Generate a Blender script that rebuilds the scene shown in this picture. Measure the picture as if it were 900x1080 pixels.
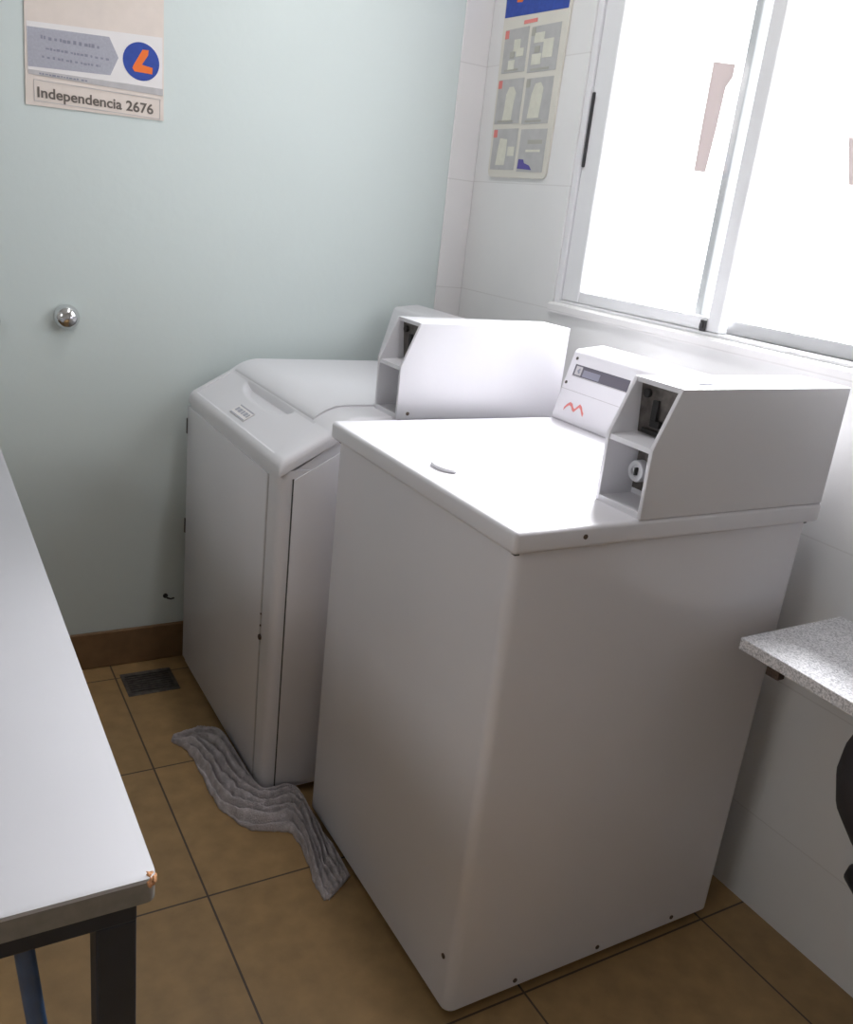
import bpy, bmesh, math, random
from mathutils import Vector, Matrix, noise
random.seed(7)
for o in list(bpy.data.objects): bpy.data.objects.remove(o)
scene = bpy.context.scene
C = scene.collection
PI = math.pi

# ------------------------------------------------------------------ camera
cam_d = bpy.data.cameras.new('camera'); cam = bpy.data.objects.new('camera', cam_d); C.objects.link(cam)
yaw, pitch, roll = 1.0210, -0.3230, 0.1139
f = Vector((math.cos(yaw)*math.cos(pitch), math.sin(yaw)*math.cos(pitch), math.sin(pitch)))
s = f.cross(Vector((0, 0, 1))).normalized(); u = s.cross(f)
s2 = s*math.cos(roll) + u*math.sin(roll); u2 = -s*math.sin(roll) + u*math.cos(roll)
M = Matrix((s2, u2, -f)).transposed().to_4x4(); M.translation = Vector((-0.7194, -0.9287, 1.3264))
cam.matrix_world = M
cam_d.sensor_fit = 'HORIZONTAL'; cam_d.sensor_width = 36.0; cam_d.lens = 933.2/900*36
cam_d.clip_start = 0.02
scene.camera = cam

# ------------------------------------------------------------------ daylight, exposure
WORLD_STRENGTH = 7.0
w = bpy.data.worlds.new('overcast_sky'); scene.world = w; w.use_nodes = True
nt = w.node_tree; nt.nodes.clear()
out = nt.nodes.new('ShaderNodeOutputWorld'); bg = nt.nodes.new('ShaderNodeBackground')
tc = nt.nodes.new('ShaderNodeTexCoord'); sep = nt.nodes.new('ShaderNodeSeparateXYZ'); rmp = nt.nodes.new('ShaderNodeValToRGB')
nt.links.new(tc.outputs['Generated'], sep.inputs[0])
mp = nt.nodes.new('ShaderNodeMapRange'); mp.inputs['From Min'].default_value = -1; mp.inputs['From Max'].default_value = 1
nt.links.new(sep.outputs['Z'], mp.inputs['Value']); nt.links.new(mp.outputs[0], rmp.inputs[0])
rmp.color_ramp.elements[0].position = 0.25; rmp.color_ramp.elements[0].color = (0.42, 0.41, 0.40, 1)
rmp.color_ramp.elements[1].position = 0.55; rmp.color_ramp.elements[1].color = (0.96, 0.98, 1.0, 1)
nt.links.new(rmp.outputs[0], bg.inputs['Color']); bg.inputs['Strength'].default_value = WORLD_STRENGTH
nt.links.new(bg.outputs[0], out.inputs[0])

vs = scene.view_settings
vs.view_transform = 'Standard'; vs.look = 'None'; vs.gamma = 1.0; vs.use_curve_mapping = False
vs.exposure = -0.32

XB, YA = 0.764, 1.443            # window wall plane, mint wall plane
WY0, WY1, WZ0, WZ1 = -0.12, 0.98, 1.142, 2.25   # window opening
# sky portal in the window opening (guides the sky's own light, adds none)
pl = bpy.data.lights.new('window_portal', 'AREA'); pl.shape = 'RECTANGLE'; pl.size = WY1-WY0; pl.size_y = WZ1-WZ0
pl.cycles.is_portal = True
po = bpy.data.objects.new('window_portal', pl); C.objects.link(po)
po.location = (XB+0.16, (WY0+WY1)/2, (WZ0+WZ1)/2)
po.matrix_world = Matrix.Translation(po.location) @ Matrix(((0, 0, 1, 0), (1, 0, 0, 0), (0, 1, 0, 0), (0, 0, 0, 1)))

# unseen opening added high in the left wall to bring in fill daylight
BY0, BY1, BZ0, BZ1 = -1.15, -0.15, 1.45, 2.15
RX0, RY0, RZ = -2.3, -2.6, 2.55
pl2 = bpy.data.lights.new('fill_opening_portal', 'AREA'); pl2.shape = 'RECTANGLE'; pl2.size = BY1-BY0; pl2.size_y = BZ1-BZ0
pl2.cycles.is_portal = True
po2 = bpy.data.objects.new('fill_opening_portal', pl2); C.objects.link(po2)
po2.matrix_world = Matrix.Translation((RX0-0.12, (BY0+BY1)/2, (BZ0+BZ1)/2)) @ Matrix(((0, 0, -1, 0), (-1, 0, 0, 0), (0, 1, 0, 0), (0, 0, 0, 1)))
# hazy sun, softened by thin cloud
SUN_STRENGTH, SUN_EL, SUN_AZ = 29.0, math.radians(50), math.radians(210)   # azimuth the light travels towards
sd = bpy.data.lights.new('hazy_sun', 'SUN'); sd.energy = SUN_STRENGTH; sd.angle = math.radians(28); sd.color = (1.0, 0.985, 1.0)
so = bpy.data.objects.new('hazy_sun', sd); C.objects.link(so); so.location = (4, 3, 5)
sv = Vector((math.cos(SUN_AZ)*math.cos(SUN_EL), math.sin(SUN_AZ)*math.cos(SUN_EL), -math.sin(SUN_EL)))
so.rotation_euler = sv.to_track_quat('-Z', 'Y').to_euler()

# added fill light without a fixture, under the ceiling above the machines (out of the frame)
fl = bpy.data.lights.new('ceiling_fill', 'AREA'); fl.shape = 'RECTANGLE'; fl.size = 0.16; fl.size_y = 1.2; fl.energy = 11.5; fl.color = (0.99, 0.98, 1.0)
fo = bpy.data.objects.new('ceiling_fill', fl); C.objects.link(fo); fo.location = (0.12, 0.55, RZ-0.04)

# ------------------------------------------------------------------ materials
def new_mat(name):
    m = bpy.data.materials.new(name); m.use_nodes = True
    return m, m.node_tree, m.node_tree.nodes['Principled BSDF']
def mat(name, col, rough=0.5, metal=0.0, var=0.06, scale=9.0, bump=0.0, bscale=60.0, coat=0.0, coords='Object'):
    m, t, b = new_mat(name)
    b.inputs['Roughness'].default_value = rough; b.inputs['Metallic'].default_value = metal
    b.inputs['Coat Weight'].default_value = coat; b.inputs['Coat Roughness'].default_value = 0.12
    tcn = t.nodes.new('ShaderNodeTexCoord'); n = t.nodes.new('ShaderNodeTexNoise')
    n.inputs['Scale'].default_value = scale; n.inputs['Detail'].default_value = 5
    t.links.new(tcn.outputs[coords], n.inputs['Vector'])
    r = t.nodes.new('ShaderNodeValToRGB')
    r.color_ramp.elements[0].position = 0.3; r.color_ramp.elements[1].position = 0.7
    r.color_ramp.elements[0].color = tuple(c*(1-var) for c in col)+(1,)
    r.color_ramp.elements[1].color = tuple(min(1, c*(1+var)) for c in col)+(1,)
    t.links.new(n.outputs['Fac'], r.inputs[0]); t.links.new(r.outputs[0], b.inputs['Base Color'])
    if bump:
        n2 = t.nodes.new('ShaderNodeTexNoise'); n2.inputs['Scale'].default_value = bscale; n2.inputs['Detail'].default_value = 3
        t.links.new(tcn.outputs[coords], n2.inputs['Vector'])
        bp = t.nodes.new('ShaderNodeBump'); bp.inputs['Strength'].default_value = bump; bp.inputs['Distance'].default_value = 0.004
        t.links.new(n2.outputs['Fac'], bp.inputs['Height']); t.links.new(bp.outputs[0], b.inputs['Normal'])
    return m
def math_n(t, op, a, b=None):
    n = t.nodes.new('ShaderNodeMath'); n.operation = op
    for i, v in enumerate((a, b)):
        if v is None: continue
        if isinstance(v, (int, float)): n.inputs[i].default_value = v
        else: t.links.new(v, n.inputs[i])
    return n.outputs[0]
def tiled(name, base, grout, axes, rough, width=0.004, var=0.08, vscale=14, bump=0.25, tile_var=0.05, spec=0.5):
    """axes: list of (axis letter, offset, period) in world metres"""
    m, t, b = new_mat(name); b.inputs['Roughness'].default_value = rough
    b.inputs['Specular IOR Level'].default_value = spec
    g = t.nodes.new('ShaderNodeNewGeometry'); sp = t.nodes.new('ShaderNodeSeparateXYZ'); t.links.new(g.outputs['Position'], sp.inputs[0])
    mask = None; cells = []
    for ax, off, per in axes:
        q = math_n(t, 'DIVIDE', math_n(t, 'SUBTRACT', sp.outputs[ax], off), per)
        cells.append(math_n(t, 'FLOOR', q))
        fr = math_n(t, 'FRACT', q)
        d = math_n(t, 'MULTIPLY', math_n(t, 'MINIMUM', fr, math_n(t, 'SUBTRACT', 1.0, fr)), per)
        k = math_n(t, 'LESS_THAN', d, width/2)
        mask = k if mask is None else math_n(t, 'MAXIMUM', mask, k)
    n = t.nodes.new('ShaderNodeTexNoise'); n.inputs['Scale'].default_value = vscale; n.inputs['Detail'].default_value = 6
    t.links.new(g.outputs['Position'], n.inputs['Vector'])
    r = t.nodes.new('ShaderNodeValToRGB'); r.color_ramp.elements[0].position = 0.3; r.color_ramp.elements[1].position = 0.7
    r.color_ramp.elements[0].color = tuple(c*(1-var) for c in base)+(1,); r.color_ramp.elements[1].color = tuple(c*(1+var) for c in base)+(1,)
    t.links.new(n.outputs['Fac'], r.inputs[0])
    wn = t.nodes.new('ShaderNodeTexWhiteNoise'); wn.noise_dimensions = '2D'
    cb = t.nodes.new('ShaderNodeCombineXYZ')
    for i, cc in enumerate(cells[:2]): t.links.new(cc, cb.inputs[i])
    t.links.new(cb.outputs[0], wn.inputs['Vector'])
    hv = t.nodes.new('ShaderNodeHueSaturation'); t.links.new(r.outputs[0], hv.inputs['Color'])
    t.links.new(math_n(t, 'ADD', 1-tile_var, math_n(t, 'MULTIPLY', wn.outputs['Value'], 2*tile_var)), hv.inputs['Value'])
    mx = t.nodes.new('ShaderNodeMix'); mx.data_type = 'RGBA'
    t.links.new(mask, mx.inputs['Factor']); t.links.new(hv.outputs[0], mx.inputs['A']); mx.inputs['B'].default_value = tuple(grout)+(1,)
    t.links.new(mx.outputs['Result'], b.inputs['Base Color'])
    bp = t.nodes.new('ShaderNodeBump'); bp.inputs['Strength'].default_value = bump; bp.inputs['Distance'].default_value = 0.002; bp.invert = True
    t.links.new(mask, bp.inputs['Height']); t.links.new(bp.outputs[0], b.inputs['Normal'])
    return m
MT = {}
MT['floor'] = tiled('brown_ceramic_floor', (0.34, 0.212, 0.092), (0.075, 0.05, 0.032), [('X', -0.2755, 0.4555), ('Y', 0.457, 0.4505)], 0.42, 0.0042, 0.14, 22)
MT['skirting'] = mat('brown_ceramic_skirting', (0.20, 0.115, 0.055), 0.45, var=0.15, scale=20)
MT['mint'] = mat('mint_wall_paint', (0.635, 0.70, 0.69), 0.55, var=0.012, scale=2.2, bump=0.12, bscale=40)
MT['white_tile'] = tiled('white_wall_tile', (0.74, 0.735, 0.73), (0.66, 0.65, 0.64), [('Z', 1.125, 0.307), ('Y', -0.55, 2.6)], 0.32, 0.003, 0.015, 5, 0.2, 0.01)
MT['strip_tile'] = tiled('white_corner_tile', (0.76, 0.745, 0.745), (0.66, 0.645, 0.64), [('Z', 1.124, 0.307)], 0.32, 0.003, 0.015, 5, 0.2, 0.01)
MT['plaster'] = mat('white_plaster', (0.80, 0.79, 0.77), 0.8, var=0.02)
MT['enamel'] = mat('white_machine_enamel', (0.725, 0.71, 0.745), 0.34, var=0.015, scale=4, coat=0.25)
MT['enamel_grey'] = mat('grey_white_machine_enamel', (0.69, 0.68, 0.71), 0.4, var=0.015, scale=4, coat=0.15)
MT['plastic_dark'] = mat('dark_plastic', (0.035, 0.033, 0.036), 0.45)
MT['gap'] = mat('dark_gap', (0.09, 0.085, 0.083), 0.8)
MT['steel_dark'] = mat('worn_dark_steel', (0.13, 0.115, 0.105), 0.45, 0.55, var=0.35, scale=60, bump=0.2)
MT['steel_black'] = mat('blackened_steel', (0.03, 0.028, 0.028), 0.5, 0.3)
MT['rust'] = mat('rusty_screw', (0.10, 0.07, 0.055), 0.8, 0.1, var=0.4, scale=200)
MT['lock_metal'] = mat('bright_nickel', (0.85, 0.85, 0.87), 0.35, 0.7, var=0.03)
MT['chrome'] = mat('chrome', (0.72, 0.72, 0.73), 0.14, 1.0, var=0.03)
MT['alu'] = mat('white_coated_aluminium', (0.74, 0.74, 0.755), 0.4, var=0.01)
MT['alu_grey'] = mat('anodised_grey_aluminium', (0.42, 0.42, 0.43), 0.45, 0.1, var=0.02)
MT['paper'] = mat('beige_paper', (0.74, 0.655, 0.60), 0.8, var=0.03, scale=30)
MT['paper_white'] = mat('white_print', (0.80, 0.77, 0.77), 0.7, var=0.02)
MT['paper_grey'] = mat('grey_print', (0.40, 0.40, 0.46), 0.7, var=0.06, scale=200)
MT['paper_band'] = mat('grey_band_print', (0.50, 0.48, 0.49), 0.7, var=0.08, scale=60)
MT['ink_grey'] = mat('faded_grey_ink', (0.25, 0.25, 0.31), 0.7)
MT['ink'] = mat('brown_black_ink', (0.15, 0.125, 0.11), 0.7)
MT['blue'] = mat('blue_print', (0.020, 0.060, 0.34), 0.6, var=0.12, scale=80)
MT['orange'] = mat('orange_print', (0.83, 0.17, 0.022), 0.6)
MT['red'] = mat('faded_red_print', (0.70, 0.22, 0.20), 0.6)
MT['cream'] = mat('cream_board', (0.66, 0.635, 0.57), 0.5, var=0.03)
MT['cell'] = mat('grey_panel_print', (0.45, 0.445, 0.44), 0.5, var=0.06, scale=40)
MT['pale'] = mat('pale_picture_print', (0.66, 0.65, 0.56), 0.5, var=0.05, scale=60)
MT['mid'] = mat('olive_grey_print', (0.40, 0.39, 0.34), 0.5)
MT['violet'] = mat('violet_print', (0.10, 0.08, 0.32), 0.6)
MT['tape'] = mat('yellowed_tape', (0.62, 0.53, 0.50), 0.7, var=0.05)
m, t_, b_ = new_mat('backlit_thin_paper'); MT['thin_paper'] = m
b_.inputs['Base Color'].default_value = (0.72, 0.64, 0.63, 1); b_.inputs['Roughness'].default_value = 0.8
tl = t_.nodes.new('ShaderNodeBsdfTranslucent'); tl.inputs[0].default_value = (0.80, 0.69, 0.69, 1)
nz = t_.nodes.new('ShaderNodeTexNoise'); nz.inputs['Scale'].default_value = 40
mr = t_.nodes.new('ShaderNodeMapRange'); mr.inputs['To Min'].default_value = 0.10; mr.inputs['To Max'].default_value = 0.13; t_.links.new(nz.outputs['Fac'], mr.inputs['Value'])
ms = t_.nodes.new('ShaderNodeMixShader'); t_.links.new(mr.outputs[0], ms.inputs[0]); t_.links.new(b_.outputs[0], ms.inputs[1]); t_.links.new(tl.outputs[0], ms.inputs[2])
t_.links.new(ms.outputs[0], t_.nodes['Material Output'].inputs['Surface'])
MT['laminate'] = mat('white_laminate', (0.50, 0.495, 0.525), 0.45, var=0.015, scale=6)
MT['edging'] = mat('grey_edge_banding', (0.22, 0.205, 0.185), 0.6, var=0.1, scale=80)
MT['chip'] = mat('bare_chipboard', (0.55, 0.27, 0.13), 0.9, var=0.3, scale=150)
MT['navy'] = mat('navy_painted_steel', (0.008, 0.013, 0.024), 0.6, var=0.15, scale=40)
MT['navy_light'] = mat('blue_painted_steel', (0.030, 0.075, 0.17), 0.45, var=0.15, scale=40)
MT['sink'] = mat('dark_sink_underside', (0.022, 0.019, 0.021), 0.6, var=0.2)
MT['pipe'] = mat('black_drain_pipe', (0.018, 0.017, 0.017), 0.5)
MT['strip_print'] = mat('charcoal_label_print', (0.11, 0.10, 0.125), 0.45, var=0.05)
# granite
m, t, b = new_mat('grey_granite'); MT['granite'] = m
b.inputs['Roughness'].default_value = 0.2
tcn = t.nodes.new('ShaderNodeTexCoord'); vo = t.nodes.new('ShaderNodeTexVoronoi'); vo.inputs['Scale'].default_value = 420
no = t.nodes.new('ShaderNodeTexNoise'); no.inputs['Scale'].default_value = 200; no.inputs['Detail'].default_value = 8
t.links.new(tcn.outputs['Object'], vo.inputs['Vector']); t.links.new(tcn.outputs['Object'], no.inputs['Vector'])
mx = t.nodes.new('ShaderNodeMix'); mx.data_type = 'RGBA'; mx.inputs['Factor'].default_value = 0.5
t.links.new(vo.outputs['Color'], mx.inputs['A']); t.links.new(no.outputs['Color'], mx.inputs['B'])
bw = t.nodes.new('ShaderNodeRGBToBW'); t.links.new(mx.outputs['Result'], bw.inputs[0])
rp = t.nodes.new('ShaderNodeValToRGB'); t.links.new(bw.outputs[0], rp.inputs[0])
rp.color_ramp.elements[0].position = 0.30; rp.color_ramp.elements[0].color = (0.46, 0.46, 0.49, 1)
rp.color_ramp.elements[1].position = 0.62; rp.color_ramp.elements[1].color = (0.88, 0.87, 0.90, 1)
t.links.new(rp.outputs[0], b.inputs['Base Color'])
# glass: thin clear pane
m = bpy.data.materials.new('window_glass'); m.use_nodes = True; t = m.node_tree; t.nodes.clear(); MT['glass'] = m
o_ = t.nodes.new('ShaderNodeOutputMaterial'); tr = t.nodes.new('ShaderNodeBsdfTransparent'); gl = t.nodes.new('ShaderNodeBsdfGlossy'); mixs = t.nodes.new('ShaderNodeMixShader')
tr.inputs[0].default_value = (0.96, 0.97, 0.97, 1); gl.inputs['Roughness'].default_value = 0.03; mixs.inputs[0].default_value = 0.05
t.links.new(tr.outputs[0], mixs.inputs[1]); t.links.new(gl.outputs[0], mixs.inputs[2]); t.links.new(mixs.outputs[0], o_.inputs[0])
# mop cloth
m = mat('grey_mop_cloth', (0.54, 0.49, 0.505), 0.95, var=0.22, scale=45, bump=1.0, bscale=320); MT['cloth'] = m

# ------------------------------------------------------------------ helpers
ORG = {}
def box(bm, x0, x1, y0, y1, z0, z1, bev=0.0, seg=2, only=None):
    r = bmesh.ops.create_cube(bm, size=1.0)
    for v in r['verts']:
        v.co = Vector(((x0+x1)/2+v.co.x*(x1-x0), (y0+y1)/2+v.co.y*(y1-y0), (z0+z1)/2+v.co.z*(z1-z0)))
    if bev:
        es = {e for v in r['verts'] for e in v.link_edges}
        if only == 'Z': es = {e for e in es if abs(e.verts[0].co.z-e.verts[1].co.z) > 1e-5}
        bmesh.ops.bevel(bm, geom=list(es), offset=bev, segments=seg, profile=0.5, affect='EDGES')
    return bm
def cyl(bm, p0, p1, r0, r1=None, seg=20):
    p0, p1 = Vector(p0), Vector(p1); d = p1-p0
    q = Vector((0, 0, 1)).rotation_difference(d.normalized()).to_matrix().to_4x4()
    bmesh.ops.create_cone(bm, cap_ends=True, segments=seg, radius1=r0, radius2=r0 if r1 is None else r1, depth=d.length,
                          matrix=Matrix.Translation((p0+p1)/2) @ q)
    return bm
def tube(bm, pts, r, seg=14):
    pts = [Vector(p) for p in pts]; rings = []
    for i, p in enumerate(pts):
        d = (pts[min(i+1, len(pts)-1)]-pts[max(i-1, 0)]).normalized()
        a = d.cross(Vector((0.3, 0.2, 0.9))).normalized(); bb = d.cross(a)
        rings.append([bm.verts.new(p+a*math.cos(2*PI*k/seg)*r+bb*math.sin(2*PI*k/seg)*r) for k in range(seg)])
    for A, B in zip(rings, rings[1:]):
        for k in range(seg): bm.faces.new((A[k], A[(k+1) % seg], B[(k+1) % seg], B[k]))
    bm.faces.new(rings[0][::-1]); bm.faces.new(rings[-1])
    return bm
def lathe(bm, prof, centre, axis='Z', seg=32):
    """prof: (radius, height) list; revolved about the axis through centre"""
    c = Vector(centre); rings = []
    for r, h in prof:
        ring = []
        for k in range(seg):
            a = 2*PI*k/seg; p = (r*math.cos(a), r*math.sin(a), h)
            if axis == '-Y': p = (p[0], -h, p[1])
            if axis == '-X': p = (-h, p[0], p[1])
            ring.append(bm.verts.new(c+Vector(p)))
        rings.append(ring)
    for A, B in zip(rings, rings[1:]):
        for k in range(seg): bm.faces.new((A[k], A[(k+1) % seg], B[(k+1) % seg], B[k]))
    bm.faces.new(rings[0][::-1]); bm.faces.new(rings[-1])
    return bm
def prism(bm, pts, axis, a0, a1, bev=0.0):
    """closed outline extruded along an axis: 'Y' outline is (x, z); 'X' outline is (y, z); 'Z' outline is (x, y)"""
    def P(p, a):
        return {'Y': (p[0], a, p[1]), 'X': (a, p[0], p[1]), 'Z': (p[0], p[1], a)}[axis]
    A = [bm.verts.new(P(p, a0)) for p in pts]; B = [bm.verts.new(P(p, a1)) for p in pts]
    fs = [bm.faces.new(A), bm.faces.new(B[::-1])]
    n = len(pts)
    for k in range(n): fs.append(bm.faces.new((A[k], B[k], B[(k+1) % n], A[(k+1) % n])))
    if bev:
        es = {e for fc in fs for e in fc.edges}
        bmesh.ops.bevel(bm, geom=list(es), offset=bev, segments=2, profile=0.5, affect='EDGES')
    return bm
def top_of(o):
    while o.parent: o = o.parent
    return o
def obj(name, bm, m, parent=None, smooth=False, kind=None, label=None):
    bmesh.ops.recalc_face_normals(bm, faces=bm.faces)
    if parent: o0 = ORG[top_of(parent).name]
    elif kind == 'structure': o0 = Vector((0, 0, 0))
    else:
        xs = [v.co for v in bm.verts]
        o0 = Vector(((min(v.x for v in xs)+max(v.x for v in xs))/2, (min(v.y for v in xs)+max(v.y for v in xs))/2, min(v.z for v in xs)))
    for v in bm.verts: v.co -= o0
    me = bpy.data.meshes.new(name); bm.to_mesh(me); bm.free()
    me.materials.append(MT[m])
    o = bpy.data.objects.new(name, me); C.objects.link(o)
    if smooth:
        for p in me.polygons: p.use_smooth = True
        if smooth != 'all':
            me.set_sharp_from_angle(angle=math.radians(35))
    if parent: o.parent = parent
    else:
        o.location = o0; ORG[o.name] = Vector(o0)
    if kind: o['kind'] = kind
    if label: o['label'] = label
    return o
def N(): return bmesh.new()
def thing(name, label, cat, loc, group=None):
    o = bpy.data.objects.new(name, None); C.objects.link(o); o.location = loc; o.empty_display_size = 0.1
    o['label'] = label; o['category'] = cat
    if group: o['group'] = group
    ORG[o.name] = Vector(loc)
    return o
def tag(o, label, cat, group=None):
    o['label'] = label; o['category'] = cat
    if group: o['group'] = group
    return o
def struct(name, bm, m, smooth=False): return obj(name, bm, m, None, smooth, 'structure')
def copy_tree(o, shift, root_name=None):
    """copy a child part with its own children (positions baked in their meshes; only the part moves)"""
    c = o.copy(); C.objects.link(c); c.location = Vector(o.location)+Vector(shift)
    for ch in list(o.children):
        d = ch.copy(); C.objects.link(d); d.parent = c
    return c

# ------------------------------------------------------------------ the room
struct('floor', box(N(), RX0-0.15, XB+0.15, RY0-0.15, YA+0.15, -0.08, 0.0), 'floor')
struct('ceiling', box(N(), RX0-0.15, XB+0.15, RY0-0.15, YA+0.15, RZ, RZ+0.08), 'plaster')
struct('wall_back', box(N(), RX0-0.15, XB+0.15, YA, YA+0.15, 0.0, RZ), 'mint')
struct('wall_front', box(N(), RX0-0.15, XB+0.15, RY0-0.15, RY0, 0.0, RZ), 'plaster')
bm = N(); XL = RX0-0.15
box(bm, XL, RX0, RY0, BY0, 0, RZ); box(bm, XL, RX0, BY1, YA, 0, RZ); box(bm, XL, RX0, BY0, BY1, 0, BZ0); box(bm, XL, RX0, BY0, BY1, BZ1, RZ)
struct('wall_left', bm, 'plaster')
bm = N(); X1 = XB+0.15
box(bm, XB, X1, RY0, WY0, 0, RZ); box(bm, XB, X1, WY1, YA, 0, RZ)
box(bm, XB, X1, WY0, WY1, 0, WZ0); box(bm, XB, X1, WY0, WY1, WZ1, RZ)
struct('wall_right', bm, 'white_tile')
struct('trim_1', box(N(), 0.675, XB, YA-0.006, YA, 0.0, RZ, 0.002, 1), 'strip_tile')
struct('baseboard_back', box(N(), RX0, 0.675, YA-0.012, YA, 0.0, 0.112, 0.004, 2), 'skirting')

# window: frame, two sliding sashes, panes
win = bpy.data.objects.new('window_1', None); C.objects.link(win); win.location = (XB, 0.43, WZ0); win['kind'] = 'structure'; ORG['window_1'] = Vector(win.location)
bm = N(); F0, F1 = XB+0.004, XB+0.085
box(bm, F0, F1, 0.959, WY1, WZ0, WZ1, 0.003); box(bm, F0, F1, WY0, WY0+0.028, WZ0, WZ1, 0.003)
box(bm, F0, F1, WY0+0.028, 0.959, WZ0, WZ0+0.010, 0.002); box(bm, F0, F1, WY0+0.028, 0.959, WZ1-0.03, WZ1, 0.003)
obj('window_frame', bm, 'alu', win)
def sash(y0, y1, x0, x1, sl, sr, m):
    bm = N(); z0, z1 = WZ0+0.010, WZ1-0.031
    box(bm, x0, x1, y1-sl, y1, z0, z1, 0.004); box(bm, x0, x1, y0, y0+sr, z0, z1, 0.004)
    box(bm, x0+0.002, x1-0.002, y0+sr, y1-sl, z0, z0+0.030, 0.003); box(bm, x0+0.002, x1-0.002, y0+sr, y1-sl, z1-0.034, z1, 0.003)
    sh = obj('sash', bm, m, win)
    xm = (x0+x1)/2
    obj('pane', box(N(), xm-0.002, xm+0.002, y0+sr-0.002, y1-sl+0.002, z0+0.028, z1-0.032), 'glass', sh)
    return sh
ls = sash(0.413, 0.958, XB+0.010, XB+0.038, 0.069, 0.037, 'alu')
rs = sash(WY0+0.029, 0.527, XB+0.046, XB+0.074, 0.022, 0.045, 'alu_grey')
bm = N(); box(bm, XB+0.0055, XB+0.0105, 0.944, 0.955, 1.478, 1.650, 0.003)
obj('pull_handle', bm, 'plastic_dark', ls, label='black recessed pull handle')
bm = N(); box(bm, XB+0.003, XB+0.0105, 0.449, 0.463, WZ0+0.010, WZ0+0.034, 0.002); box(bm, XB-0.002, XB+0.004, 0.453, 0.459, WZ0+0.016, WZ0+0.027, 0.001)
obj('latch', bm, 'plastic_dark', ls, label='small dark latch at the sash corner')
# sloping tiled sill lip
bm = N(); prism(bm, [(XB-0.010, WZ0-0.022), (XB+0.004, WZ0-0.022), (XB+0.004, WZ0+0.003), (XB-0.006, WZ0+0.001), (XB-0.010, WZ0-0.003)], 'Y', WY0-0.01, WY1+0.005)
struct('trim_2', bm, 'strip_tile')

# paper strips stuck on the panes
xg = XB+0.022-0.0001
bm = N(); prism(bm, [(0.585, 1.692), (0.523, 1.682), (0.5235, 1.657), (0.537, 1.640), (0.541, 1.560), (0.548, 1.474), (0.582, 1.477), (0.584, 1.58)], 'X', xg-0.0028, xg-0.002)
tag(obj('paper_strip', bm, 'thin_paper'), 'torn tapering strip of yellowed paper stuck on the left window pane', 'paper')
xg = XB+0.058
bm = N(); prism(bm, [(0.244, 1.545), (0.220, 1.462), (0.135, 1.458), (0.130, 1.541)], 'X', xg-0.0028, xg-0.002)
tag(obj('paper_strip', bm, 'thin_paper'), 'pale paper scrap stuck on the right window pane at the photo edge', 'paper')

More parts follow.
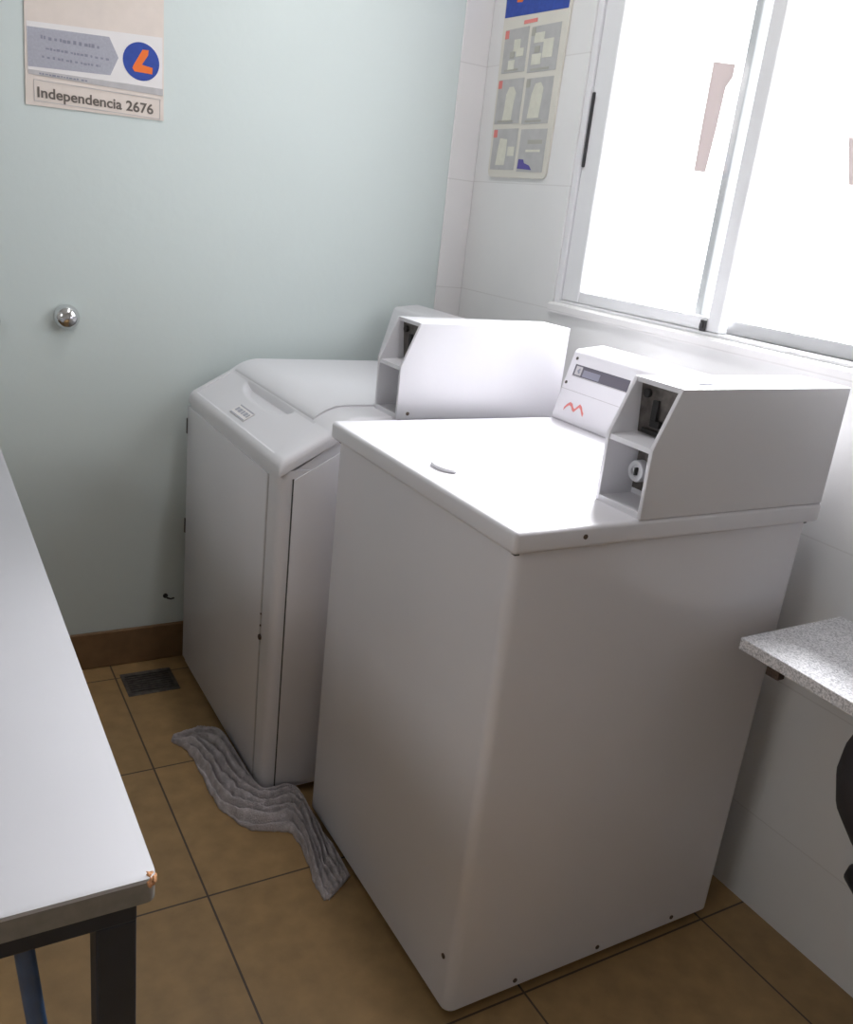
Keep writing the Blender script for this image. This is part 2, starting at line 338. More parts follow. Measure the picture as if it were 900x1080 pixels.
# ------------------------------------------------------------------ coin box, shared by both machines
def coin_box(parent, dx, dy, dz):
    """slanted-front coin meter: built for the near machine, shifted for the other"""
    w_ = 0.107; T = 0.008
    prof = [(0.232, 0.0), (0.231, 0.110), (0.270, 0.203), (0.662, 0.206), (0.662, 0.0)]
    S = lambda pts: [(p[0]+dx, p[1]+0.92+dz) for p in pts]
    y0, y1 = 0.0+dy, w_+dy
    bm = N()
    prism(bm, S(prof), 'Y', y0, y0+T, 0.0015)
    prism(bm, S(prof), 'Y', y1-T, y1, 0.0015)
    prism(bm, S([(0.270, 0.195), (0.2698, 0.203), (0.662, 0.206), (0.662, 0.198)]), 'Y', y0+T*0.5, y1-T*0.5)
    prism(bm, S([(0.655, 0.0), (0.655, 0.2), (0.662, 0.2), (0.662, 0.0)]), 'Y', y0+T*0.5, y1-T*0.5)
    prism(bm, S([(0.233, 0.0), (0.233, 0.010), (0.655, 0.010), (0.655, 0.0)]), 'Y', y0+T*0.5, y1-T*0.5)
    cb = obj('coin_box', bm, 'enamel_grey', parent, True)
    bm = N(); prism(bm, S([(0.233, 0.103), (0.234, 0.111), (0.315, 0.116), (0.315, 0.108)]), 'Y', y0+T*0.6, y1-T*0.6)
    obj('shelf', bm, 'enamel_grey', cb)
    # recessed back of upper cell: worn steel coin mechanism
    bm = N(); prism(bm, S([(0.290, 0.110), (0.281, 0.196), (0.300, 0.198), (0.310, 0.110)]), 'Y', y0+T*0.6, y1-T*0.6)
    cm = obj('coin_mechanism', bm, 'steel_dark', cb)
    bm = N(); sl = lambda h: 0.290-(h-0.110)*0.009/0.086
    yc = y0+0.062
    box(bm, sl(.150)+dx-0.006, sl(.150)+dx+0.004, yc-0.006, yc+0.006, .135+.92+dz, .172+.92+dz, 0.001)
    box(bm, sl(.150)+dx-0.007, sl(.150)+dx+0.003, yc-0.016, yc+0.004, .130+.92+dz, .141+.92+dz, 0.001)
    cyl(bm, (sl(.180)+dx-0.006, yc+0.02, .180+.92+dz), (sl(.180)+dx+0.004, yc+0.02, .180+.92+dz), 0.007, seg=14)
    box(bm, sl(.12)+dx-0.005, sl(.12)+dx+0.004, y0+0.02, y1-0.02, .117+.92+dz, .124+.92+dz, 0.001)
    bm.verts.ensure_lookup_table()
    obj('coin_slot', bm, 'steel_black', cb)
    # lower cell back with dark plate and lock barrel
    bm = N(); prism(bm, S([(0.300, 0.008), (0.300, 0.106), (0.310, 0.106), (0.310, 0.008)]), 'Y', y0+T*0.6, y1-T*0.6)
    obj('vault_panel', bm, 'enamel_grey', cb)
    bm = N(); box(bm, .2965+dx, .300+dx, y0+0.044, y0+0.096, .940+dz, 1.008+dz, 0.001)
    obj('vault_door', bm, 'steel_dark', cb)
    lc = (0.2965+dx, y0+0.079, 0.9725+dz)
    bm = N(); lathe(bm, [(0.018, 0.0), (0.018, 0.012), (0.0165, 0.015), (0.010, 0.015), (0.009, 0.011), (0.0, 0.011)][:5], lc, '-X', 28)
    lk = obj('lock', bm, 'lock_metal', cb, True)
    bm = N(); box(bm, lc[0]-0.0165, lc[0]-0.010, lc[1]-0.002, lc[1]+0.002, lc[2]-0.007, lc[2]+0.006, 0.0008)
    obj('keyhole', bm, 'steel_black', cb)
    if dx < -0.01:
        x, z = 0.258, 0.012
        bm = N(); lathe(bm, [(0.004, -0.001), (0.004, 0.0012), (0.002, 0.002)], (x+dx, y0, 0.92+dz+z), '-Y', 12)
        obj('screw', bm, 'rust', cb)
    return cb
def console(parent, dx, y0, y1, dz):
    S = lambda pts: [(p[0]+dx, p[1]+0.92+dz) for p in pts]
    bm = N(); prism(bm, S([(0.546, 0.0), (0.546, 0.012), (0.583, 0.150), (0.590, 0.157), (0.664, 0.166), (0.664, 0.0)]), 'Y', y0, y1, 0.003)
    return obj('control_console', bm, 'enamel', parent, True)

# ------------------------------------------------------------------ near machine: top-loading washer
W, D, H, SH = 0.643, 0.668, 0.920, 0.036
wm = thing('washing_machine', 'white top-loading coin-operated washing machine nearest the camera, under the window', 'washing machine', (D/2, W/2, 0))
bm = N(); box(bm, 0.012, D-0.012, 0.012, W-0.012, 0.02, H-SH-0.003, 0.018, 5, 'Z')
obj('cabinet', bm, 'enamel', wm, True)
bm = N(); box(bm, 0.014, D-0.014, 0.014, W-0.014, H-SH-0.006, H-SH+0.002)
obj('seam', bm, 'gap', wm)
bm = N(); box(bm, 0.0, D, 0.0, W, H-SH, H, 0.008, 4)
obj('top_panel', bm, 'enamel', wm, True)
bm = N(); box(bm, 0.040, 0.500, 0.135, 0.525, H-0.004, H+0.0004, 0.0003, 1)
lid = obj('lid', bm, 'enamel', wm, True)
bm = N()
prof = [(0.0, 0.0)]
ring = []
for k in range(17):
    a = PI*k/16; ring.append((0.066-0.022*math.sin(a), 0.305-0.036*math.cos(a)))
prism(bm, ring, 'Z', H+0.001, H+0.007, 0.0015)
obj('lid_handle', bm, 'enamel_grey', lid, True)
for x in (0.05, D-0.06):
    for y in (0.05, W-0.05):
        obj('foot', lathe(N(), [(0.012, 0.006), (0.02, 0.0), (0.02, 0.008), (0.008, 0.010), (0.008, 0.022)][1:], (x, y, 0.0), 'Z', 16), 'plastic_dark', wm)
for x in (0.157, 0.351, 0.546):
    obj('screw', lathe(N(), [(0.0045, -0.001), (0.0045, 0.0015), (0.002, 0.002)], (x, 0.012, 0.034), '-Y', 12), 'rust', wm)
obj('screw', lathe(N(), [(0.004, -0.001), (0.004, 0.0012), (0.002, 0.0016)], (0.128, 0.0, 0.903), '-Y', 12), 'rust', wm)
obj('screw', lathe(N(), [(0.005, -0.001), (0.005, 0.0015), (0.002, 0.002)], (0.012, 0.042, 0.121), '-X', 12), 'rust', wm)
cb = coin_box(wm, 0, 0.001, 0)
cons = console(wm, 0, 0.108, 0.640, 0)
# printing on the console front (plane from (0.546,.932) to (0.583,1.070))
def on_console(pts, m, name, lift=0.0006, depth=0.0012, parent=cons, label=None):
    """pts: (y, z) outline laid on the sloping console front"""
    fx = lambda z: 0.546+(z-0.932)*(0.037/0.138)
    bm = N()
    A = [bm.verts.new((fx(z)-lift, y, z)) for y, z in pts]; B = [bm.verts.new((fx(z)-lift+depth, y, z)) for y, z in pts]
    bm.faces.new(A); bm.faces.new(B[::-1]); n = len(pts)
    for k in range(n): bm.faces.new((A[k], B[k], B[(k+1) % n], A[(k+1) % n]))
    return obj(name, bm, m, parent, label=label)
R4 = lambda y0, y1, z0, z1: [(y0, z0), (y1, z0), (y1, z1), (y0, z1)]
on_console(R4(0.438, 0.619, 1.021, 1.046), 'strip_print', 'label_strip', label='charcoal printed strip with a small grey emblem')
on_console(R4(0.592, 0.613, 1.024, 1.043), 'paper_band', 'emblem', 0.0011)
on_console([(0.600, 1.027), (0.6065, 1.0335), (0.600, 1.040), (0.5965, 1.0365), (0.5995, 1.0335), (0.5965, 1.0305)], 'ink_grey', 'emblem', 0.0015)
on_console(R4(0.530, 0.586, 1.024, 1.0385), 'ink_grey', 'label_text', 0.0011)
on_console(R4(0.438, 0.619, 1.0195, 1.0215), 'paper_band', 'label_line', 0.0011)
on_console(R4(0.112, 0.638, 0.9885, 0.9897), 'paper_band', 'panel_seam', 0.0004)
for (y, z) in ((0.622, 1.058), (0.630, 1.003)):
    on_console([(y+0.0035*math.cos(a*PI/6), z+0.0035*math.sin(a*PI/6)) for a in range(12)], 'steel_dark', 'screw', 0.0015, 0.002)
# red curved mark, like two joined waves
cl = [(0.606, 0.9480), (0.600, 0.9560), (0.592, 0.9620), (0.584, 0.9600), (0.577, 0.9530), (0.571, 0.9510), (0.566, 0.9570), (0.559, 0.9640), (0.552, 0.9610), (0.545, 0.9530), (0.539, 0.9480)]
on_console([(y, z+0.0034) for y, z in cl]+[(y, z-0.0034) for y, z in cl[::-1]], 'red', 'emblem', 0.0008, label='red wavy mark')
# smudged print on the coin box top
bm = N(); zt = 0.92+0.2045
box(bm, 0.300, 0.316, 0.028, 0.034, zt, zt+0.0008); box(bm, 0.335, 0.365, 0.030, 0.040, zt, zt+0.0009)
obj('sticker', bm, 'paper_grey', cb)

# ------------------------------------------------------------------ far machine: sloping-front coin machine
wm2 = thing('washing_machine', 'white coin-operated machine with a sloping front edge, in the corner by the mint wall', 'washing machine', (0.26, 1.042, 0))
Y0, Y1 = 0.700, 1.385
bm = N(); box(bm, -0.079, 0.590, Y0+0.001, Y1, 0.02, 0.800, 0.022, 5, 'Z')
obj('cabinet', bm, 'enamel', wm2, True)
bm = N(); prism(bm, [(-0.060, 0.79), (0.585, 0.79), (0.585, 0.872), (0.070, 0.872)], 'Y', Y0+0.004, Y1-0.004)
obj('cabinet_top_rail', bm, 'enamel', wm2)
bm = N(); box(bm, -0.0825, -0.0785, 0.766, Y1-0.003, 0.03, 0.776, 0.0015)
fp = obj('front_panel', bm, 'enamel', wm2, True)
bm = N(); prism(bm, [(-0.048, 0.03), (-0.048, 0.780), (0.070, 0.845), (0.586, 0.845), (0.586, 0.03)], 'Y', Y0-0.002, Y0+0.003, 0.001)
obj('side_panel', bm, 'enamel', wm2, True)
bm = N(); box(bm, -0.081, -0.076, 0.7615, 0.7665, 0.03, 0.776); obj('seam', bm, 'paper_band', wm2)
bm = N(); box(bm, -0.0508, -0.0475, Y0-0.0002, Y0+0.004, 0.03, 0.782); obj('seam', bm, 'gap', wm2)
for z in (0.7, 0.415):
    obj('hinge', box(N(), -0.0845, -0.078, Y1-0.006, Y1+0.002, z, z+0.042, 0.001), 'gap', fp)
bm = N(); lathe(bm, [(0.007, -0.001), (0.006, 0.003), (0.003, 0.004)], (-0.0815, 0.760, 0.396), '-X', 14)
obj('screw', bm, 'rust', fp)
obj('rust_spot', lathe(N(), [(0.003, -0.001), (0.002, 0.001)], (-0.0815, 0.761, 0.424), '-X', 10), 'rust', fp)
obj('rust_spot', lathe(N(), [(0.0025, -0.001), (0.002, 0.001)], (-0.0815, 0.762, 0.452), '-X', 10), 'rust', fp)
# moulded top cap with a scooped finger recess along the lid edge
def cap_z(x, y):
    z = 0.815+0.58*(x+0.080) if x < 0.03 else (0.8788+0.0105+min(1, (x-0.03)/0.012)*0.0 if False else 0.879)
    if x >= 0.03:
        tt = min(1.0, (x-0.03)/0.075); z = 0.8790+0.029*(1-(1-tt)**2)
    if -0.070 < x < 0.03 and 0.765+0.25*max(0, x+0.07) < y < 1.350: z -= 0.0018
    # recess: crescent whose straight side lies along the lid edge
    ex = (0.026-x)/0.036; ey = (y-1.065)/0.165
    if 0 <= ex < 1 and abs(ey) < 1:
        k = 1-ey*ey-ex*ex*1.0
        if k > 0: z -= 0.016*min(1, k*2.2)*(1-ex*0.75)
    return z
bm = N()
xs = [-0.080+0.110*i/44 for i in range(45)]+[0.0301]+[0.03+0.08*i/10 for i in range(1, 11)]+[0.2, 0.4, 0.600]
ys = sorted(set([0.7642+0.0012*i for i in range(24)]+[1.349, 1.3505]+[Y0+0.0, Y0+0.003, Y0+0.008, Y0+0.015]+[Y0+0.015+(Y1-Y0-0.03)*i/90 for i in range(1, 91)]+[Y1-0.008, Y1-0.003, Y1]))
def edge_drop(y):
    d = min(y-Y0, Y1-y); r = 0.015
    return r-math.sqrt(max(0, r*r-(r-d)**2)) if d < r else 0.0
def front_round(x):
    d = x+0.080; r = 0.014
    return (r-math.sqrt(max(0, r*r-(r-d)**2)))*0.8 if d < r else 0
grid = [[bm.verts.new((x, y, cap_z(x, y)-edge_drop(y)-front_round(x))) for y in ys] for x in xs]
for i in range(len(xs)-1):
    for j in range(len(ys)-1): bm.faces.new((grid[i][j], grid[i+1][j], grid[i+1][j+1], grid[i][j+1]))
def under(x): return 0.787+0.56*(x+0.080) if x < 0.065 else 0.868
low = {}
border = [(i, 0) for i in range(len(xs))]+[(len(xs)-1, j) for j in range(1, len(ys))]+[(i, len(ys)-1) for i in range(len(xs)-2, -1, -1)]+[(0, j) for j in range(len(ys)-2, 0, -1)]
for i, j in border: low[(i, j)] = bm.verts.new((xs[i], ys[j], min(under(xs[i]), grid[i][j].co.z-0.001)))
for a, b_ in zip(border, border[1:]+border[:1]): bm.faces.new((grid[a[0]][a[1]], grid[b_[0]][b_[1]], low[b_], low[a]))
for i in range(len(xs)-1): bm.faces.new((low[(i, 0)], low[(i+1, 0)], low[(i+1, len(ys)-1)], low[(i, len(ys)-1)]))
obj('top_panel', bm, 'enamel', wm2, True)
# lid on top, ending at the fold
bm = N()
lx = [0.031, 0.034, 0.045, 0.06, 0.08, 0.105, 0.3, 0.455]
up = [(x, cap_z(x, 0.75)+(0.0045 if i else 0.002)) for i, x in enumerate(lx)]
prism(bm, up+[(x, z-0.0065) for x, z in reversed(up)], 'Y', 0.806, 1.345)
obj('lid', bm, 'enamel', wm2, True)
# small printed badge on the slope
def on_slope(pts, m, name, lift=0.0008):
    bm = N(); zf = lambda x: 0.815+0.58*(x+0.080)
    A = [bm.verts.new((x, y, zf(x)+lift)) for x, y in pts]; B = [bm.verts.new((x, y, zf(x)-0.001)) for x, y in pts]
    bm.faces.new(A); bm.faces.new(B[::-1]); n = len(pts)
    for k in range(n): bm.faces.new((A[k], B[k], B[(k+1) % n], A[(k+1) % n]))
    return obj(name, bm, m, wm2)
bd = on_slope([(-0.030, 1.005), (-0.030, 1.105), (-0.058, 1.105), (-0.058, 1.005)], 'paper_white', 'badge')
for q in (-0.0305, -0.055): on_slope([(q, 1.008), (q, 1.102), (q-0.0025, 1.102), (q-0.0025, 1.008)], 'paper_grey', 'badge_line', 0.0014)
for i, (a, b_) in enumerate(((1.085, 1.097), (1.062, 1.080), (1.046, 1.056), (1.024, 1.040), (1.012, 1.019))):
    on_slope([(-0.038, a), (-0.038, b_), (-0.048, b_), (-0.048, a)], 'paper_grey', 'badge_letter', 0.0014)
for x in (-0.03, 0.53):
    for y in (Y0+0.05, Y1-0.05):
        obj('foot', lathe(N(), [(0.02, 0.0), (0.02, 0.008), (0.008, 0.010), (0.008, 0.022)], (x, y, 0.0), 'Z', 16), 'plastic_dark', wm2)
coin_box(wm2, -0.062, 0.688, -0.012)
console(wm2, -0.080, 0.797, 1.376, -0.012)

# ------------------------------------------------------------------ table at the left
tb = thing('table', 'white laminate table with dark navy steel legs and a chipped corner, at the left edge', 'table', (-0.90, 0.45, 0))
TX0, TX1, TY0, TY1, TZ = -1.26, -0.560, -0.287, 1.20, 0.750
def rrect(x0, x1, y0, y1, r):
    pts = []
    for cx, cy, a0 in ((x1-r, y1-r, 0), (x0+r, y1-r, 90), (x0+r, y0+r, 180), (x1-r, y0+r, 270)):
        for k in range(7):
            a = math.radians(a0+90*k/6); pts.append((cx+r*math.cos(a), cy+r*math.sin(a)))
    return pts
bm = N(); prism(bm, rrect(TX0, TX1, TY0, TY1, 0.010), 'Z', TZ-0.004, TZ, 0.0008)
obj('tabletop', bm, 'laminate', tb, True)
bm = N(); prism(bm, rrect(TX0, TX1, TY0, TY1, 0.010), 'Z', TZ-0.026, TZ-0.0042)
obj('edge_band', bm, 'edging', tb, True)
# chip at the near corner: rough bare board
bm = N()
r = bmesh.ops.create_icosphere(bm, subdivisions=3, radius=0.0075)
for v in bm.verts:
    v.co = Vector((v.co.x*0.8, v.co.y*0.9, v.co.z*0.9))*(1+0.35*noise.noise(v.co*300))+Vector((-0.5655, -0.2815, 0.7445))
obj('chipped_corner', bm, 'chip', tb, label='bare orange chipboard at the broken corner')
zf1 = TZ-0.0262
bm = N()
fx0, fx1, fy0, fy1 = TX0+0.02, TX1-0.016, TY0+0.006, TY1-0.012
box(bm, fx0, fx1, fy0, fy0+0.035, zf1-0.022, zf1, 0.002); box(bm, fx0, fx1, fy1-0.035, fy1, zf1-0.022, zf1, 0.002)
box(bm, fx0, fx0+0.035, fy0+0.035, fy1-0.035, zf1-0.022, zf1, 0.002); box(bm, fx1-0.035, fx1, fy0+0.035, fy1-0.035, zf1-0.022, zf1, 0.002)
obj('frame', bm, 'navy', tb)
for x in (fx0, fx1-0.035):
    for y in (fy0, fy1-0.035):
        obj('leg', box(N(), x, x+0.035, y, y+0.035, 0.0, zf1-0.020, 0.003), 'navy', tb)
bm = N(); tube(bm, [(-0.669, -0.262, zf1-0.018), (-0.655, -0.262, 0.55), (-0.590, -0.262, 0.10)], 0.0085, 12)
obj('brace', bm, 'navy_light', tb, True, label='lighter blue thin steel brace')

# ------------------------------------------------------------------ granite counter and sink at the right
ct = thing('counter', 'small grey granite counter fixed to the tiled wall, at the right edge', 'counter', (0.63, -0.6, 0))
bm = N(); prism(bm, [(0.4865, -0.0345), (XB-0.001, -0.031), (XB-0.001, -1.25), (0.462, -1.25)], 'Z', 0.678, 0.700, 0.002)
obj('countertop', bm, 'granite', ct)
bm = N(); box(bm, 0.527, XB-0.001, -0.095, -0.069, 0.668, 0.6782, 0.001);
box(bm, 0.527, 0.545, -0.095, -0.069, 0.640, 0.670, 0.001)
obj('bracket', bm, 'rust', ct, label='small rusty steel bracket under the corner')
sk = thing('sink', 'dark rounded sink bowl hanging under the granite counter', 'sink', (0.61, -0.39, 0.45))
bm = N(); lathe(bm, [(0.045, 0.445), (0.095, 0.452), (0.135, 0.482), (0.162, 0.525), (0.172, 0.570), (0.170, 0.605), (0.160, 0.640), (0.152, 0.6775)], (0.598, -0.394, 0.0), 'Z', 48)
bm2 = bm; obj('bowl', bm2, 'sink', sk, 'all')
bm = N(); tube(bm, [(0.598, -0.394, 0.447), (0.598, -0.394, 0.285), (0.604, -0.388, 0.262), (0.620, -0.370, 0.249), (0.715, -0.250, 0.247), (0.730, -0.226, 0.247), (0.742, -0.207, 0.246), (XB-0.001, -0.200, 0.246)], 0.0165, 16)
obj('drain_pipe', bm, 'pipe', sk, True)

# ------------------------------------------------------------------ signs on the walls
sg = thing('sign', 'beige printed sign with grey arrow and round blue logo, high on the mint wall', 'sign', (-0.297, YA, 1.46))
def flat_y(pts, name, m, lvl, parent=sg, label=None):
    y = YA-0.0030-0.0004*lvl
    bm = N(); prism(bm, pts, 'Y', y-0.0004, y+0.0004)
    return obj(name, bm, m, parent, label=label)
bm = N(); prism(bm, [(-0.450, 1.463), (-0.1415, 1.4705), (-0.1445, 1.74), (-0.446, 1.74)], 'Y', YA-0.0030, YA-0.0002)
obj('board', bm, 'paper', sg)
flat_y([(-0.4435, 1.535), (-0.146, 1.536), (-0.1467, 1.652), (-0.4435, 1.634)], 'white_field', 'paper_white', 1)
flat_y([(-0.4425, 1.5425), (-0.2656, 1.552), (-0.2472, 1.5919), (-0.2677, 1.6321), (-0.4425, 1.6231)], 'arrow', 'paper_grey', 2)
flat_y([(-0.4425, 1.527), (-0.1440, 1.526), (-0.1445, 1.541), (-0.4425, 1.5365)], 'band', 'paper_band', 2)
def disc(cx, cz, rx, rz, n=40): return [(cx+rx*math.cos(2*PI*k/n), cz+rz*math.sin(2*PI*k/n)) for k in range(n)]
flat_y(disc(-0.1955, 1.5925, 0.0420, 0.0410), 'logo_disc', 'blue', 3)
flat_y([(-0.1925, 1.6185), (-0.1785, 1.6195), (-0.1800, 1.6080), (-0.1940, 1.5860), (-0.1690, 1.5830), (-0.1700, 1.5690), (-0.2110, 1.5690), (-0.2160, 1.5760), (-0.2130, 1.5830)], 'logo_letter', 'orange', 4, label='orange slanted letter L')
def rows(parent, x0, x1, z, h, seed):
    rnd = random.Random(seed); x = x0; bm = N(); y = YA-0.0030-0.0004*3
    while x < x1:
        wd = rnd.uniform(0.0035, 0.0075)
        box(bm, x, min(x+wd, x1), y-0.0004, y+0.0004, z+rnd.uniform(0, 0.0012), z+h*rnd.uniform(0.7, 1.0))
        x += wd+rnd.choice((0.0018, 0.0018, 0.0022, 0.006))
    return obj('faded_text', bm, 'ink_grey', parent)
rows(sg, -0.415, -0.290, 1.602, 0.009, 1); rows(sg, -0.405, -0.268, 1.5815, 0.006, 2); rows(sg, -0.413, -0.288, 1.564, 0.006, 3)
rows(sg, -0.420, -0.315, 1.5295, 0.004, 4)
# address panel outline and lettering
bm = N(); yq = YA-0.0037
for a, b_, c_, d_ in ((-0.432, -0.150, 1.5165, 1.5177), (-0.432, -0.150, 1.4730, 1.4742), (-0.432, -0.4308, 1.473, 1.5177), (-0.1512, -0.150, 1.473, 1.5177)):
    box(bm, a, b_, yq-0.0004, yq+0.0004, c_, d_)
obj('panel_outline', bm, 'paper_band', sg)
def lettering(txt, x0, x1, z0, hcap, m, parent):
    cu = bpy.data.curves.new('lettering', 'FONT'); cu.body = txt; cu.extrude = 0.01; cu.offset = 0.018; cu.size = 1.0
    tmp = bpy.data.objects.new('lettering_tmp', cu); C.objects.link(tmp)
    dg = bpy.context.evaluated_depsgraph_get(); me = bpy.data.meshes.new_from_object(tmp.evaluated_get(dg))
    bpy.data.objects.remove(tmp); bpy.data.curves.remove(cu)
    bm = N(); bm.from_mesh(me); bpy.data.meshes.remove(me)
    xa = min(v.co.x for v in bm.verts); xb = max(v.co.x for v in bm.verts)
    sx = (x1-x0)/(xb-xa); sz = hcap/0.70
    for v in bm.verts: v.co = Vector((x0+(v.co.x-xa)*sx, YA-0.0037-v.co.z*0.03, z0+v.co.y*sz))
    return obj('lettering', bm, m, parent)
lettering('Independencia 2676', -0.4245, -0.1665, 1.4820, 0.0215, 'ink', sg)

ps = thing('poster', 'tall cream instruction board with six grey picture panels, beside the window', 'poster', (XB, 1.225, 1.446))
def flat_x(pts, name, m, lvl, parent=ps, bev=0, label=None):
    x = XB-0.006-0.0005*lvl
    bm = N(); prism(bm, pts, 'X', x-0.0005, x+0.0005)
    return obj(name, bm, m, parent, label=label)
bm = N(); pts = []
for cx, cy, a0 in ((1.343, 1.462, 180), (1.098, 1.462, 270)):
    for k in range(6):
        a = math.radians(a0+90*k/5); sgn = -1
        pts.append((cx-0.016*math.cos(a)*-1 if False else cx+(0.016*-math.cos(a)), cx*0+cy+0.016*math.sin(a)))
prism(bm, pts+[(1.072, 1.96), (1.374, 1.96)], 'X', XB-0.006, XB-0.0002, 0.001)
obj('board', bm, 'cream', ps)
flat_x([(1.366, 1.8535), (1.083, 1.8465), (1.078, 1.95), (1.368, 1.95)], 'header', 'blue', 1, label='blue printed header')
flat_x([(1.315, 1.905), (1.290, 1.900), (1.282, 1.892), (1.290, 1.884), (1.315, 1.886)], 'header_mark', 'orange', 2)
flat_x(R4(1.21, 1.27, 1.829, 1.838), 'heading_text', 'red', 1)
cells = [((1.352, 1.242), (1.714, 1.822)), ((1.228, 1.102), (1.708, 1.818)), ((1.356, 1.236), (1.585, 1.698)), ((1.222, 1.104), (1.582, 1.694)), ((1.350, 1.232), (1.466, 1.572)), ((1.217, 1.100), (1.462, 1.569))]
pics = [
    [(R4(1.305, 1.275, 1.765, 1.795), 'pale'), (R4(1.322, 1.292, 1.722, 1.745), 'pale'), (R4(1.290, 1.255, 1.752, 1.772), 'pale'), (R4(1.318, 1.298, 1.750, 1.766), 'mid')],
    [(R4(1.212, 1.168, 1.778, 1.802), 'pale'), (R4(1.214, 1.172, 1.726, 1.752), 'pale'), (R4(1.168, 1.125, 1.740, 1.784), 'pale'), (R4(1.205, 1.182, 1.755, 1.770), 'mid')],
    [([(1.318, 1.593), (1.275, 1.593), (1.272, 1.635), (1.266, 1.662), (1.280, 1.678), (1.300, 1.678), (1.312, 1.660), (1.314, 1.62)], 'pale')],
    [([(1.200, 1.596), (1.148, 1.596), (1.144, 1.640), (1.142, 1.668), (1.156, 1.682), (1.180, 1.680), (1.192, 1.655)], 'pale')],
    [([(1.325, 1.478), (1.282, 1.478), (1.278, 1.515), (1.280, 1.545), (1.315, 1.548), (1.320, 1.52)], 'pale'), (R4(1.272, 1.240, 1.502, 1.526), 'pale')],
    [(R4(1.180, 1.115, 1.532, 1.542), 'mid'), (R4(1.185, 1.120, 1.512, 1.518), 'pale'), ([(1.214, 1.470), (1.148, 1.467), (1.160, 1.478), (1.185, 1.484), (1.190, 1.493), (1.212, 1.494)], 'violet')]]
for i, (((ya, yb), (za, zb)), pc) in enumerate(zip(cells, pics)):
    pn = flat_x(R4(ya, yb, za, zb), 'picture_panel', 'cell', 1)
    for k, (pts, m) in enumerate(pc): flat_x(pts, 'picture', m, 2+0.25*k, pn)
    if i < 5: flat_x(R4(ya, ya-0.018, zb-0.022, zb-0.002), 'step_mark', 'red' if i in (0, 2, 4) else 'mid', 2, pn)
    if i < 4: flat_x(R4(ya-0.015, yb+0.03, za+0.004, za+0.009), 'caption', 'mid', 2, pn)
bpy.context.view_layer.update()

# ------------------------------------------------------------------ small wall fittings
dome = [(0.030, -0.002), (0.031, 0.003), (0.0305, 0.008), (0.028, 0.016), (0.023, 0.023), (0.016, 0.028), (0.008, 0.0305), (0.001, 0.031)]
tag(obj('dome_fitting', lathe(N(), dome, (-0.373, YA-0.002, 0.990), '-Y', 36), 'chrome', None, 'all'), 'chrome dome fitting alone in the middle of the mint wall', 'wall fitting', 'chrome domes on the mint wall')
tag(obj('dome_fitting', lathe(N(), dome, (-0.5525, YA-0.002, 0.974), '-Y', 36), 'chrome', None, 'all'), 'chrome dome fitting cut off by the left photo edge', 'wall fitting', 'chrome domes on the mint wall')
bm = N(); lathe(bm, [(0.007, -0.001), (0.007, 0.003), (0.004, 0.004)], (-0.119, YA, 0.199), '-Y', 12)
tube(bm, [(-0.119, YA, 0.199), (-0.117, YA-0.016, 0.198), (-0.108, YA-0.020, 0.196), (-0.098, YA-0.016, 0.196)], 0.0025, 8)
tag(obj('wall_hook', bm, 'steel_black'), 'tiny dark hook low on the mint wall above the skirting', 'hook')
# floor drain
dr = thing('floor_drain', 'dark square floor drain grate set in the tiles by the back skirting', 'drain', (-0.192, 1.31, 0))
bm = N(); dx0, dx1, dy0, dy1 = -0.262, -0.122, 1.248, 1.372
for a in ((dx0, dx1, dy0, dy0+0.010), (dx0, dx1, dy1-0.010, dy1), (dx0, dx0+0.010, dy0+0.01, dy1-0.01), (dx1-0.010, dx1, dy0+0.01, dy1-0.01)): box(bm, *a, 0.0, 0.003, 0.0008, 1)
obj('rim', bm, 'steel_dark', dr)
bm = N(); n_ = 9
for k in range(n_):
    y = dy0+0.013+(dy1-dy0-0.026)*k/(n_-1); box(bm, dx0+0.010, dx1-0.010, y-0.0035, y+0.0035, 0.0004, 0.0026)
obj('grate', bm, 'steel_dark', dr)
obj('well', box(N(), dx0+0.009, dx1-0.009, dy0+0.009, dy1-0.009, 0.0, 0.0006), 'steel_black', dr)

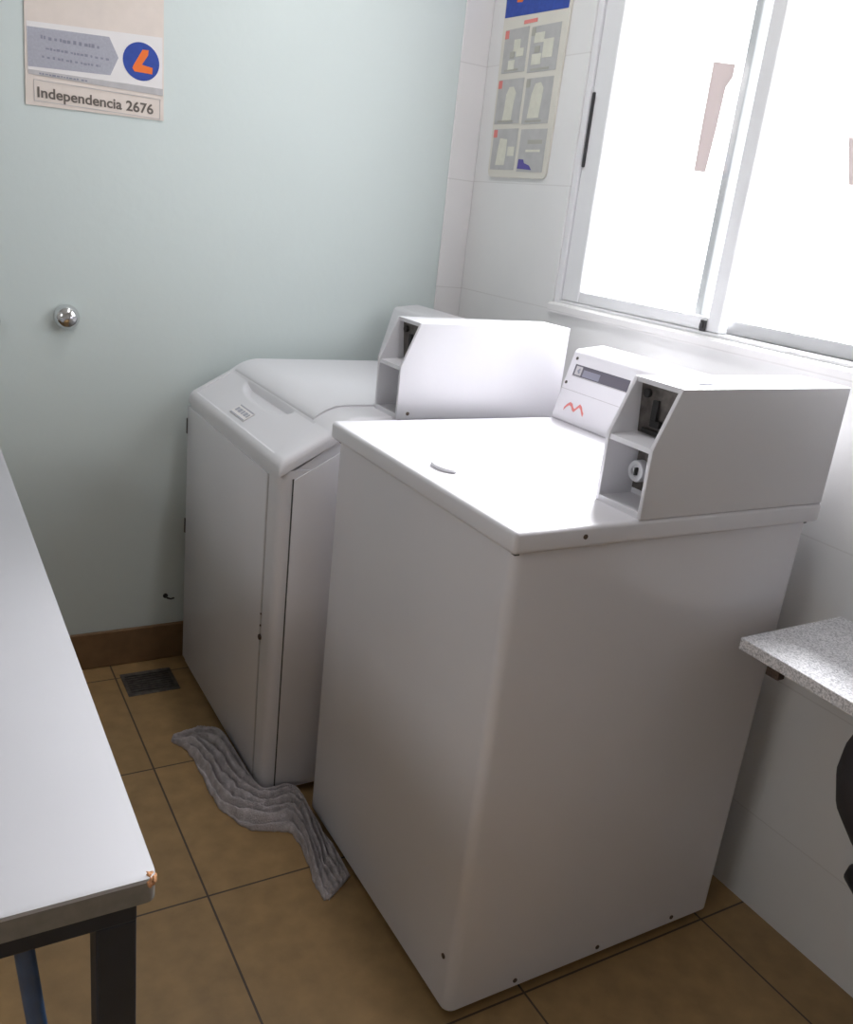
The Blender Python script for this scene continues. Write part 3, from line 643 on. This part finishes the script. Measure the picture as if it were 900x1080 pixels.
# ------------------------------------------------------------------ mop cloth squeezed along the machine feet
pairs = [((-0.210, 1.004), (-0.198, 1.026)), ((-0.184, 0.950), (-0.142, 1.004)), ((-0.178, 0.850), (-0.092, 0.968)), ((-0.180, 0.748), (-0.086, 0.872)),
         ((-0.164, 0.664), (-0.086, 0.778)), ((-0.118, 0.602), (-0.074, 0.694)), ((-0.064, 0.574), (-0.014, 0.692)), ((-0.052, 0.534), (0.004, 0.655)),
         ((-0.060, 0.462), (0.004, 0.570)), ((-0.070, 0.392), (0.006, 0.484)), ((-0.060, 0.352), (0.009, 0.398))]
def cr(P, t):
    n = len(P)-1; i = min(int(t*n), n-1); q = t*n-i
    p0, p1, p2, p3 = P[max(i-1, 0)], P[i], P[i+1], P[min(i+2, n)]
    return tuple(0.5*((2*b)+(-a+c)*q+(2*a-5*b+4*c-d)*q*q+(-a+3*b-3*c+d)*q**3) for a, b, c, d in zip(p0, p1, p2, p3))
bm = N(); NS, NU = 200, 90; g = []
L_, R_ = [p[0] for p in pairs], [p[1] for p in pairs]
for i in range(NS+1):
    tt = i/NS; a = Vector(cr(L_, tt)+(0,)); b_ = Vector(cr(R_, tt)+(0,)); row = []
    d = (b_-a)
    for j in range(NU+1):
        q = j/NU
        ph = 5.6*q+1.0*math.sin(5.6*tt+1)+0.75*noise.noise(Vector((tt*6, q*2.5, 3)))
        fold = abs(math.sin(PI*ph))**0.6
        env = (math.sin(PI/2*min(1, q/0.30))**0.6)*(1-0.45*max(0, (q-0.85)/0.15)**2)*min(1, tt*8+0.2)*min(1, (1-tt)*7+0.3)
        z = 0.003+env*(0.002+(0.024+0.008*noise.noise(Vector((tt*6, q*3, 2))))*fold+0.024*q*math.sin(PI*min(1, tt*1.15))+0.004*noise.noise(Vector((tt*26, q*5, 8)))+0.0012*math.sin(tt*420)*math.sin(q*60))
        off = 0.010*noise.noise(Vector((tt*14, q*4, 1)))+0.005*noise.noise(Vector((tt*45, q*3, 5)))
        edge = 1 if 0.04 < q < 0.80 else (1 if q <= 0.04 else 0.0)
        p = a+d*q+d.normalized()*off*edge
        row.append(bm.verts.new((p.x, p.y, z)))
    g.append(row)
for i in range(NS):
    for j in range(NU): bm.faces.new((g[i][j], g[i+1][j], g[i+1][j+1], g[i][j+1]))
lo = [[bm.verts.new((r_[j].co.x, r_[j].co.y, 0.0005)) for j in (0, NU)] for r_ in g]
for i in range(NS):
    bm.faces.new((g[i][0], lo[i][0], lo[i+1][0], g[i+1][0])); bm.faces.new((g[i][NU], g[i+1][NU], lo[i+1][1], lo[i][1])); bm.faces.new((lo[i][0], lo[i][1], lo[i+1][1], lo[i+1][0]))
for i in (0, NS): bm.faces.new([v for v in g[i]]+[lo[i][1], lo[i][0]])
tag(obj('mop_cloth', bm, 'cloth', None, 'all'), 'crumpled grey mop cloth squeezed on the floor along the two machines', 'cloth')
